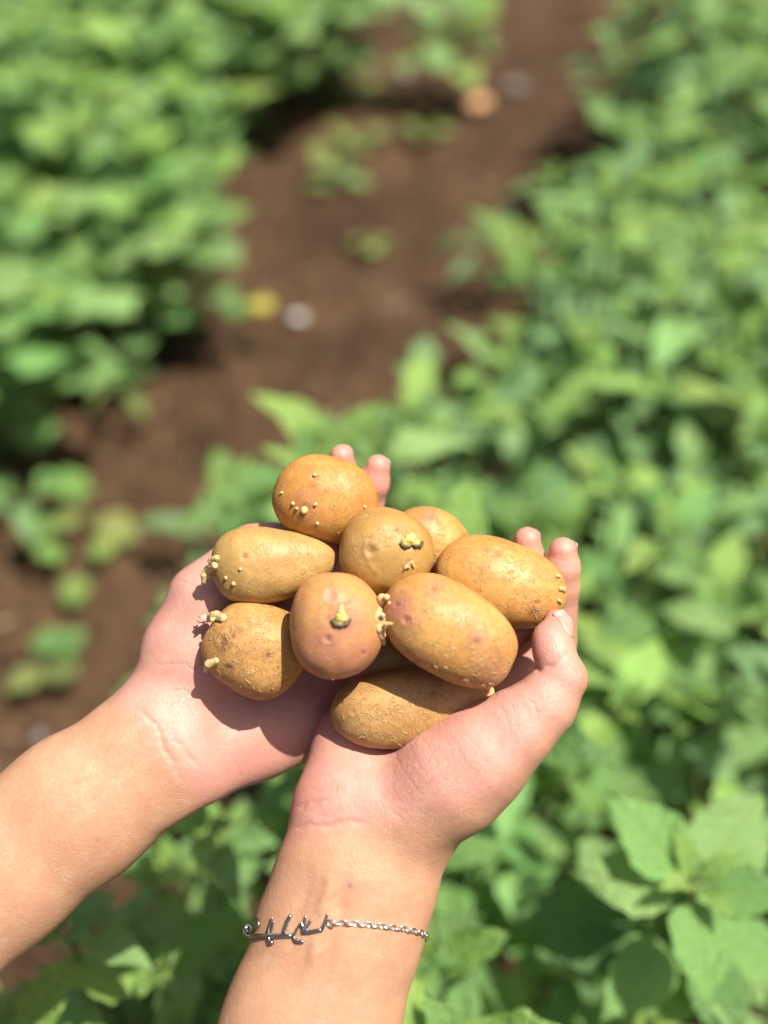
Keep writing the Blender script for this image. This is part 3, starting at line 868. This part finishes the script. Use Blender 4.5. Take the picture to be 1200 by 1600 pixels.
# ------------------------------------------------------------------ potatoes
POT = {}
def potato(key, label, px, py, z, theta, a, b, c, mat, seed, taper=0, bend=0, tilt=0, eyes=(), blush=(), dirt=(), green=(), flaky=(), bump=.055, power=2.25, arcs=()):
    nu, nv = 132, 92
    kz = (FOCAL - z) / FOCAL; a, b, c = a * kz, b * kz, c * kz
    U, Vv = np.meshgrid(np.linspace(0, 2 * math.pi, nu, endpoint=False), np.linspace(0, math.pi, nv + 1), indexing='ij')
    U, Vv = U.T.ravel(), Vv.T.ravel()
    D = np.stack([np.cos(Vv), np.sin(Vv) * np.cos(U), np.sin(Vv) * np.sin(U)], 1)
    rad = (np.abs(D)**power).sum(1)**(-1 / power)
    rad *= 1 + bump * wave_noise(D, 2.1, seed, 2) + .010 * wave_noise(D, 7, seed + 50, 2)
    S = D * rad[:, None]
    k = 1 + taper * S[:, 0]
    L = np.stack([S[:, 0] * a, S[:, 1] * b * k + bend * (S[:, 0]**2), S[:, 2] * c * k], 1)
    th, ti = R(theta), R(tilt)
    ex = np.array([math.cos(th) * math.cos(ti), math.sin(th) * math.cos(ti), math.sin(ti)])
    ez = np.array([0, 0, 1.0]); ey = np.cross(ez, ex); ey /= np.linalg.norm(ey); ez = np.cross(ex, ey)
    ctr = hp(px, py, z)
    P = ctr + L @ np.stack([ex, ey, ez])
    Q = []
    for i in range(nv):
        for j in range(nu):
            Q.append((i*nu+j, (i+1)*nu+j, (i+1)*nu+(j+1) % nu, i*nu+(j+1) % nu))
    Qa = np.array(Q); N = vnormals(P, Qa)
    if ((P - ctr) * N).sum() < 0: Qa = Qa[:, ::-1]; N = -N; 
    x, y = project(P); fr = sstep(-.05, .2, N[:, 2])
    A = {n: np.zeros(len(P)) for n in ('blush', 'dirt', 'green', 'flaky', 'eye')}
    dsp = np.zeros(len(P))
    for e in eyes:
        exx, eyy, w, dep = e[:4]; dark = min(1, (e[4] if len(e) > 4 else .6) * 1.7); w *= .66; dep *= .7
        d = np.hypot(x - exx, (y - eyy))
        dsp -= fr * (dep * np.exp(-(d / w)**2) - .35 * dep * np.exp(-((d - 1.7 * w) / (.6 * w))**2))
        A['eye'] = np.maximum(A['eye'], fr * dark * np.exp(-(d / (w * .55))**2))
        A['blush'] = np.maximum(A['blush'], fr * .26 * np.exp(-(d / (w * 1.5))**2))
    for line, w, dep in arcs: dsp += fr * dep * np.exp(-(poly_dist(x, y, line) / w)**2)
    for n, L_ in (('blush', blush), ('dirt', dirt), ('green', green), ('flaky', flaky)):
        for bx, by, w, amt in L_:
            A[n] = np.maximum(A[n], fr * amt * np.exp(-((x - bx)**2 + (y - by)**2) / w**2))
    P = P + N * dsp[:, None]
    Wc = to_world(ctr)
    me = make_mesh('potato', to_world(P) - Wc, Qa.tolist(), mat, True, A)
    o = put('potato', me, None, tuple(Wc))
    tag(o, label, 'potato', 'potatoes heaped in the cupped hands')
    POT[key] = dict(obj=o, P=P, N=N, W=Wc, bvh=BVHTree.FromPolygons([tuple(v) for v in P.tolist()], Qa.tolist()), x=x, y=y)
    return o
def pot_point(key, px, py):
    p = POT[key]; d = hp(px, py, 0) - CAM_L; d /= np.linalg.norm(d)
    h = p['bvh'].ray_cast(Vector(CAM_L), Vector(d))
    if h[0] is not None: return np.array(h[0]), np.array(h[1])
    i = np.argmin((p['x'] - px)**2 + (p['y'] - py)**2 + 400 * (p['N'][:, 2] < -.1))
    return hp(px, py, p['P'][i][2]), p['N'][i]
def sprout(key, blobs, mat, vox=1.6, k=3.0, label=None, name='sprout'):
    "blobs: chains of (px, py, lift, r), lift = height over the potato's skin"
    p = POT[key]; prims = []
    for ch in blobs:
        q = []
        for bx, by, lift, r in ch:
            s0, n0 = pot_point(key, bx, by); n0 = n0 if n0[2] > 0 else np.array([0, 0, 0])
            q.append((np.array([s0[0], s0[1], s0[2]]) + n0 * lift + (0 if n0.any() else np.array([0, 0, lift])), r))
        if len(q) == 1: q.append((q[0][0] + np.array([.1, .1, .5]), q[0][1]))
        for (a, ra), (b, rb) in zip(q[:-1], q[1:]): prims.append((a, b, ra, rb))
    lo = np.min([np.minimum(q[0], q[1]) - max(q[2], q[3]) for q in prims], axis=0) - 5
    hi = np.max([np.maximum(q[0], q[1]) + max(q[2], q[3]) for q in prims], axis=0) + 5
    F = Field(lo, hi, vox); F.add(prims, k, k)
    P, Q = F.mesh(); P = relax(P, Q, 2, .4)
    N = vnormals(P, Q); P = P + N * (.45 * wave_noise(P, .9, len(blobs), 2))[:, None]
    o = put(name, make_mesh(name, to_world(P) - p['W'], Q.tolist(), mat), p['obj'])
    if label: o['label'] = label
    return o

def pm(n, base, deep, flake, tick, rough, seed): return mat_potato('potato_skin_' + n, base, deep, flake, tick, rough, seed)
ORANGE = pm('orange', (.540, .272, .068), (.410, .178, .038), .5, .15, .38, 1)
OLIVE = pm('olive', (.480, .300, .108), (.375, .210, .066), .4, .2, .42, 2)
GOLD = pm('gold', (.545, .310, .096), (.425, .210, .056), .7, .9, .42, 3)
GOLD2 = pm('golden', (.545, .298, .086), (.420, .200, .050), .7, .8, .40, 4)
TAN = pm('tan', (.525, .295, .098), (.400, .196, .056), .8, 1.0, .46, 5)
ROSY = pm('rosy', (.520, .285, .100), (.405, .188, .062), .35, .35, .42, 6)
SANDY = pm('sandy', (.490, .285, .110), (.385, .200, .066), .9, .22, .50, 7)
GREENISH = pm('greenish', (.470, .278, .084), (.365, .192, .050), .5, .45, .42, 8)

potato('p10', 'small potato almost hidden, a yellow patch between the pink-eyed and the largest potato', 602, 1030, -70, 0, 46, 40, 40, OLIVE, 10)
potato('p9', 'long flaky potato lying lowest in the heap against the base of the thumb', 642, 1103, -16, 9, 128, 61, 60, SANDY, 9, taper=-.04, bend=5,
       eyes=[(675, 1082, 7, 3, .5), (690, 1086, 4, 2, .5), (552, 1112, 6, 2, .3), (533, 1098, 5, 2, .3)], flaky=[(590, 1120, 60, 1), (640, 1150, 50, .8)], power=2.4)
potato('p5', 'smooth potato half hidden behind the greenish one at the back of the heap', 674, 848, -98, -20, 67, 54, 54, GOLD2, 5, eyes=[(672, 806, 7, 2.5, .25), (726, 838, 6, 2, .4)], blush=[(672, 806, 16, .5)])
potato('p1', 'round orange potato with tiny white sprout dots at the top of the heap', 509, 779, -50, -12, 80, 67, 68, ORANGE, 1,
       eyes=[(476, 796, 10, 3, .2), (492, 745, 6, 2, .2), (496, 817, 4, 1.4, .2), (569, 793, 5, 2, .2)], blush=[(478, 790, 26, .35)], flaky=[(540, 810, 40, .5)])
potato('p2', 'olive tapering potato with sprouts at its left end beside the raised thumb', 431, 884, -8, 4, 97, 58, 54, OLIVE, 2, taper=-.30, bend=3,
       eyes=[(382, 870, 7, 3, .55), (366, 888, 4, 1.5, .3)], green=[(352, 880, 40, .35)], bump=.035)
potato('p6', 'oblong golden potato under the thumb tip on the right side', 779, 914, -36, -20, 103, 66, 64, GOLD2, 6,
       eyes=[(777, 863, 9, 3.0, .25), (797, 896, 7, 2.2, .2), (839, 942, 6, 3.2, .9), (870, 905, 6, 2, .3), (735, 898, 6, 1.5, .15)], flaky=[(830, 930, 40, .6)],
       dirt=[(832, 955, 8, .7)])
potato('p3', 'round dirty potato with a pink sprout resting in the palm on the left', 402, 1010, -16, -35, 79, 73, 72, TAN, 3, power=2.5,
       eyes=[(348, 1000, 9, 3, .3), (356, 1042, 6, 2.5, .7), (420, 1025, 7, 2, .3), (372, 985, 7, 2, .3), (345, 968, 10, 4, .4)],
       dirt=[(349, 1006, 16, .85), (357, 1042, 9, .8), (420, 1022, 10, .6), (370, 986, 11, .55), (380, 1030, 20, .35)], flaky=[(370, 1025, 40, .9), (345, 975, 25, 1), (410, 1050, 30, .7)])
potato('p4', 'greenish potato with green and pale sprouts in the middle of the heap', 602, 867, 2, -14, 76, 70, 70, GREENISH, 4,
       eyes=[(580, 860, 10, 4.5, .45), (640, 846, 14, 4, .35), (617, 828, 5, 1.6, .4), (639, 880, 7, 2.4, .4)], green=[(610, 850, 60, .35)],
       blush=[(580, 858, 16, .35)], arcs=[([(572, 846), (570, 862), (576, 880), (588, 896)], 3.0, 1.2)])
potato('p7', 'pink tinged potato with a cut greenish sprout facing the camera', 522, 978, 60, 96, 83, 72, 72, ROSY, 7,
       eyes=[(517, 930, 11, 2.6, .1), (533, 966, 12, 3.4, .3), (512, 998, 8, 3.0, .45), (568, 1020, 6, 2.2, .6)],
       blush=[(517, 931, 13, .8), (538, 974, 32, .9), (512, 1000, 28, .85), (495, 1020, 48, .7), (568, 1020, 20, .7), (545, 1035, 45, .65), (462, 950, 24, .5)])
potato('p8', 'largest potato, russet freckled with a knobbly pale sprout at its left end', 702, 987, 64, -31, 113, 75, 74, GOLD, 8, power=2.35,
       eyes=[(677, 919, 8, 2.6, .4), (620, 945, 6, 2.4, .6), (634, 968, 8, 3.4, .6), (745, 1003, 8, 2.8, .5), (649, 1034, 7, 2.6, .55), (720, 1060, 4, 1.5, .4)],
       blush=[(618, 950, 28, .95), (636, 970, 20, .8), (745, 1000, 16, .6), (677, 919, 16, .55), (770, 1050, 40, .4), (655, 1034, 18, .4)], flaky=[(740, 1030, 50, .9), (690, 1010, 40, .4)])

sprout('p8', [[(603, 938, 6, 8), (594, 944, 9, 8), (598, 956, 10, 8.5), (602, 966, 10, 9), (603, 978, 10, 8.5), (604, 988, 9, 7), (606, 1002, 7, 3)],
              [(609, 936, 6, 5)], [(612, 944, 5, 3)], [(589, 950, 12, 5)], [(597, 980, 12, 4), (592, 984, 12, 2.0)], [(610, 974, 8, 4), (617, 974, 6, 1.8)], [(608, 962, 12, 4)],
              [(600, 992, 10, 4), (600, 1000, 9, 2.2)], [(596, 935, 9, 4.5)]], SPROUT, 1.3, 2.5, 'knobbly pale yellow sprout cluster')
sprout('p7', [[(530, 970, 2, 9), (531, 964, 8, 7), (534, 955, 12, 4)], [(537, 966, 7, 6.5)], [(527, 962, 8, 4), (533, 950, 9, 2.5)]], SPROUT_GREEN, 1.3, 2.5, 'short cut greenish yellow sprout')
sprout('p7', [[(519, 970, 2, 2.6), (525, 976, 3, 3), (533, 978, 3, 3), (542, 975, 3, 3), (547, 968, 2, 2.4)]], SCALE_DARK, 1.2, 2, name='sprout_scale')
sprout('p4', [[(633, 848, 3, 8), (636, 842, 9, 7), (640, 838, 11, 4)], [(644, 849, 5, 5), (650, 850, 6, 4)], [(641, 842, 9, 4)]], SPROUT_GREEN, 1.3, 2.5, 'green sprout with dark scales')
sprout('p4', [[(626, 850, 2, 3), (632, 855, 3, 3.4), (640, 854, 3, 3)], [(648, 854, 4, 3.6), (655, 853, 4, 3.2), (658, 848, 3, 2.4)]], SCALE_DARK, 1.2, 2, name='sprout_scale')
sprout('p4', [[(638, 881, 3, 4), (642, 876, 6, 3)], [(634, 884, 3, 2.6), (632, 887, 4, 1.6)], [(644, 880, 3, 2.6), (646, 885, 3, 1.5)], [(638, 887, 3, 1.8)]], SPROUT, 1.1, 2, 'small pale star shaped sprout')
for bx, by, r in ((476, 797, 6.6), (458, 787, 3.2), (464, 794, 2.8), (493, 788, 3.5), (496, 817, 3.2), (492, 743, 4), (441, 770, 2.6), (569, 792, 3.2)):
    sprout('p1', [[(bx, by, .5, r), (bx, by, r * .7, r * .8)]], SPROUT, max(.8, r * .22), 1.5, name='sprout_dot')
sprout('p2', [[(340, 872, 2, 5), (333, 876, 4, 5)], [(337, 884, 1, 6), (329, 890, 4, 7), (324, 898, 4, 6.5), (321, 908, 2, 4)], [(332, 899, 6, 4)]], SPROUT, 1.4, 2.5, 'pale yellow sprout at the blunt end')
for bx, by, r in ((353, 903, 3), (365, 912, 3.4), (376, 889, 2.8)):
    sprout('p2', [[(bx, by, .5, r)]], SPROUT, .9, 1.5, name='sprout_dot')
sprout('p3', [[(350, 966, 1, 7), (340, 966, 5, 8), (333, 968, 6, 7)], [(344, 961, 6, 5)], [(336, 973, 7, 4)]], SPROUT, 1.4, 2.5, 'pale pink sprout stub')
sprout('p3', [[(330, 969, 6, 7), (322, 971, 6, 6), (315, 972, 4, 4)], [(318, 966, 4, 2.5), (313, 963, 3, 1.4)], [(317, 976, 3, 2.6), (312, 980, 2, 1.4)]], SPROUT_PINK, 1.3, 2.5, 'purplish pink sprout tip', 'sprout_tip')
sprout('p3', [[(338, 1033, -2, 6), (328, 1037, 2, 6.5), (323, 1046, 2, 4)]], SPROUT, 1.4, 2.5, 'stubby pale sprout low on the side')
sprout('p3', [[(420, 938, 2, 3.5), (414, 936, 3, 3)], [(426, 938, 3, 4.5), (431, 934, 5, 4), (438, 937, 4, 2.2)], [(428, 932, 5, 2.6), (424, 929, 5, 1.5)]], SPROUT, 1.1, 2, 'pale star shaped sprout on top')
sprout('p6', [[(870, 900, 1, 3.4), (873, 901, 2, 2.6)]], SPROUT, .75, 1.5, name='sprout_dot')
sprout('p6', [[(874, 920, 1, 4), (879, 921, 2, 3), (881, 925, 2, 1.6)]], SPROUT, .75, 1.5, name='sprout_dot')
sprout('p6', [[(872, 938, 1, 3), (876, 940, 1, 2.8)]], SPROUT, .75, 1.5, name='sprout_dot')
sprout('p9', [[(760, 1074, 0, 9), (765, 1080, 0, 7), (766, 1092, 0, 5)]], SPROUT, 1.6, 3, 'pale sprout at the far right end')

def poly_out(key, px, py):
    d = hp(px, py, 0) - CAM_L; d /= np.linalg.norm(d)
    return POT[key]['bvh'].ray_cast(Vector(CAM_L), Vector(d))[0] is None
def flakes(key, spots, seed):
    "thin curls of dry skin standing off the potato"
    r = random.Random(seed); parts = []; p = POT[key]
    for cx, cy, w, n in spots:
        for _ in range(n):
            x, y = r.gauss(cx, w), r.gauss(cy, w); a = r.random() * 6.28; ln = r.uniform(4, 16) * r.uniform(.5, 1.1); cv = r.uniform(-.10, .10)
            pts = []; miss = False
            for i in range(6):
                s0, n0 = pot_point(key, x, y); miss |= abs(n0[2]) < .25 or poly_out(key, x, y)
                pts.append(s0 + n0 * (.5 + 1.6 * abs(i / 2.5 - 1)**2 * r.uniform(.4, 1)))
                x += math.cos(a) * ln / 5; y += math.sin(a) * ln / 5; a += cv * ln / 5
            if not miss and np.linalg.norm(pts[-1] - pts[0]) < 30: parts.append(tube(pts, np.array([.2, .45, .5, .5, .4, .15]) * r.uniform(.6, 1.15), 4))
    V, F = merge(parts)
    o = put('skin_flakes', make_mesh('skin_flakes', to_world(np.array(V)) - p['W'], F, FLAKE), p['obj']); o['kind'] = 'stuff'
FLAKE = mat_simple('dry_skin', (.55, .35, .15), (.64, .46, .24), 700, .6)
flakes('p8', [(750, 1045, 22, 26), (700, 1020, 35, 26), (650, 960, 30, 8)], 1)
flakes('p9', [(600, 1120, 32, 36), (650, 1135, 30, 22), (720, 1090, 25, 8)], 2)
flakes('p3', [(375, 1040, 25, 24), (350, 985, 14, 14), (415, 1040, 20, 14)], 3)
flakes('p6', [(835, 945, 20, 14), (780, 930, 30, 12)], 4)
flakes('p1', [(545, 812, 20, 12)], 5)

# ------------------------------------------------------------------ bracelet on the nearer wrist
br_loc = to_world(hp(520, 1445, 90))
brace = thing('bracelet', tuple(br_loc), 'thin silver chain bracelet with letter shaped name plate on the nearer wrist', 'bracelet')
def ring_point(phi, lift):
    c = hp(528, 1459, 0); u = np.array([1.0, -.05, 0]); w = np.array([0, .57, 1.0])
    d = u * math.cos(phi) + w * math.sin(phi); d /= np.linalg.norm(d)
    h = bvh_r.ray_cast(Vector(c + d * 260), Vector(-d))
    q = np.array(h[0]) if h[0] is not None else c + d * 120
    return q + d * lift, d
NS = 720
ring = np.array([ring_point(2 * math.pi * i / NS, 1.9)[0] for i in range(NS + 1)])
rdir = np.array([ring_point(2 * math.pi * i / NS, 2.6)[1] for i in range(NS + 1)])
rpx, rpy = project(ring)
# chain starts right of the plate (front, x = 522) and runs over the right edge round the back to the plate's left end
front_i = [i for i in range(NS // 2) if rpx[i] < 521][0]
order = list(range(front_i, -1, -1)) + list(range(NS - 1, NS // 2 - 1, -1))
pts = ring[order]; dirs = rdir[order]
seg = np.r_[0, np.cumsum(np.linalg.norm(np.diff(pts, axis=0), axis=1))]
def link_mesh():
    V, F = [], []; n, m = 14, 6
    for i in range(n):
        a = 2 * math.pi * i / n; cx, cy = 6.6 * math.cos(a), 3.9 * math.sin(a)
        for k in range(m):
            b = 2 * math.pi * k / m; rr = 1.15 * math.cos(b)
            nx, ny = math.cos(a), math.sin(a)
            V.append((cx + rr * nx, cy + rr * ny, 1.15 * math.sin(b)))
    for i in range(n):
        for k in range(m): F.append((i*m+k, ((i+1) % n)*m+k, ((i+1) % n)*m+(k+1) % m, i*m+(k+1) % m))
    return make_mesh('link', np.array(V) * UNIT, F, SILVER)
LINK = link_mesh(); step = 9.6
for k in range(int(seg[-1] / step)):
    sdist = (k + .5) * step; i = min(len(seg) - 2, np.searchsorted(seg, sdist) - 1)
    t = (sdist - seg[i]) / (seg[i+1] - seg[i] + 1e-9)
    p = pts[i] + (pts[i+1] - pts[i]) * t; tg = pts[min(i+3, len(pts)-1)] - pts[max(i-3, 0)]
    x = Vector((tg @ BASIS)).normalized(); z = Vector((dirs[i] @ BASIS)); z = (z - x * z.dot(x)).normalized()
    z = Matrix.Rotation(R(38 if k % 2 else -42), 3, x) @ z
    o = bpy.data.objects.new('link', LINK); COL.objects.link(o); o.parent = brace
    o.matrix_local = Matrix.Translation(Vector(to_world(p) - br_loc)) @ Matrix((x, z.cross(x), z)).transposed().to_4x4()
def on_skin(px, py, lift):
    p, n = skin_hit(bvh_r, px, py)
    if p is None:
        i = np.argmin((RP[:, 0] - hp(px, py)[0])**2 + (RP[:, 1] - hp(px, py)[1])**2)
        return hp(px, py, RP[i][2] + lift)
    return np.array(p) + np.array(n) * lift
def stroke(pts7, r0, r1, lift=4.2):
    q = [(370 + x / 7.5, 1400 + y / 7.5) for x, y in pts7]
    # resample
    d = []
    for (x0, y0), (x1, y1) in zip(q[:-1], q[1:]):
        for t in np.linspace(0, 1, 5)[:-1]: d.append((x0 + (x1 - x0) * t, y0 + (y1 - y0) * t))
    d.append(q[-1])
    P = np.array([on_skin(x, y, lift) for x, y in d])
    for _ in range(2): P[1:-1] = .5 * P[1:-1] + .25 * (P[:-2] + P[2:])
    return tube(P, 1.05 * np.linspace(r0, r1, len(P)), 8)
strokes = [
 ([(205, 268), (245, 262), (282, 300), (286, 345), (240, 388), (175, 432)], 2.6, 2.4),
 ([(120, 365), (92, 380), (88, 425), (130, 478)], 4.2, 3.4),
 ([(130, 478), (250, 466), (360, 460), (520, 458), (655, 452)], 3.0, 2.8),
 ([(440, 245), (412, 340), (388, 430), (402, 505), (420, 545), (440, 535)], 1.4, 3.2), ([(458, 290), (440, 350), (432, 400)], 1.2, 1.8),
 ([(648, 218), (602, 310), (566, 430)], 2.8, 2.4),
 ([(775, 298), (712, 390), (682, 470), (715, 525), (795, 528)], 1.6, 2.4),
 ([(825, 222), (804, 330), (792, 412)], 1.4, 2.6), ([(882, 268), (856, 335), (800, 412)], 1.8, 2.6), ([(770, 300), (790, 360), (800, 400)], 1.6, 2.2),
 ([(790, 416), (900, 410), (1000, 385)], 2.8, 2.6), ([(1072, 188), (1042, 290), (995, 392)], 1.5, 2.8),
]
V, F = merge([stroke(*s_) for s_ in strokes])
V = to_world(np.array(V)) - br_loc
put('name_plate', make_mesh('name_plate', V, F, SILVER_DARK), brace)
def jump_ring(px, py, r):
    c = on_skin(px, py, 5)
    a = np.linspace(0, 2 * math.pi, 17)
    P = np.stack([c[0] + r * np.cos(a), c[1] + r * .9 * np.sin(a), c[2] + .5 * r * np.cos(a)], 1)
    V, F = tube(P, 1.2, 6, False)
    put('jump_ring', make_mesh('jump_ring', to_world(np.array(V)) - br_loc, F, SILVER), brace)
jump_ring(517, 1441, 6); jump_ring(387, 1450, 6)
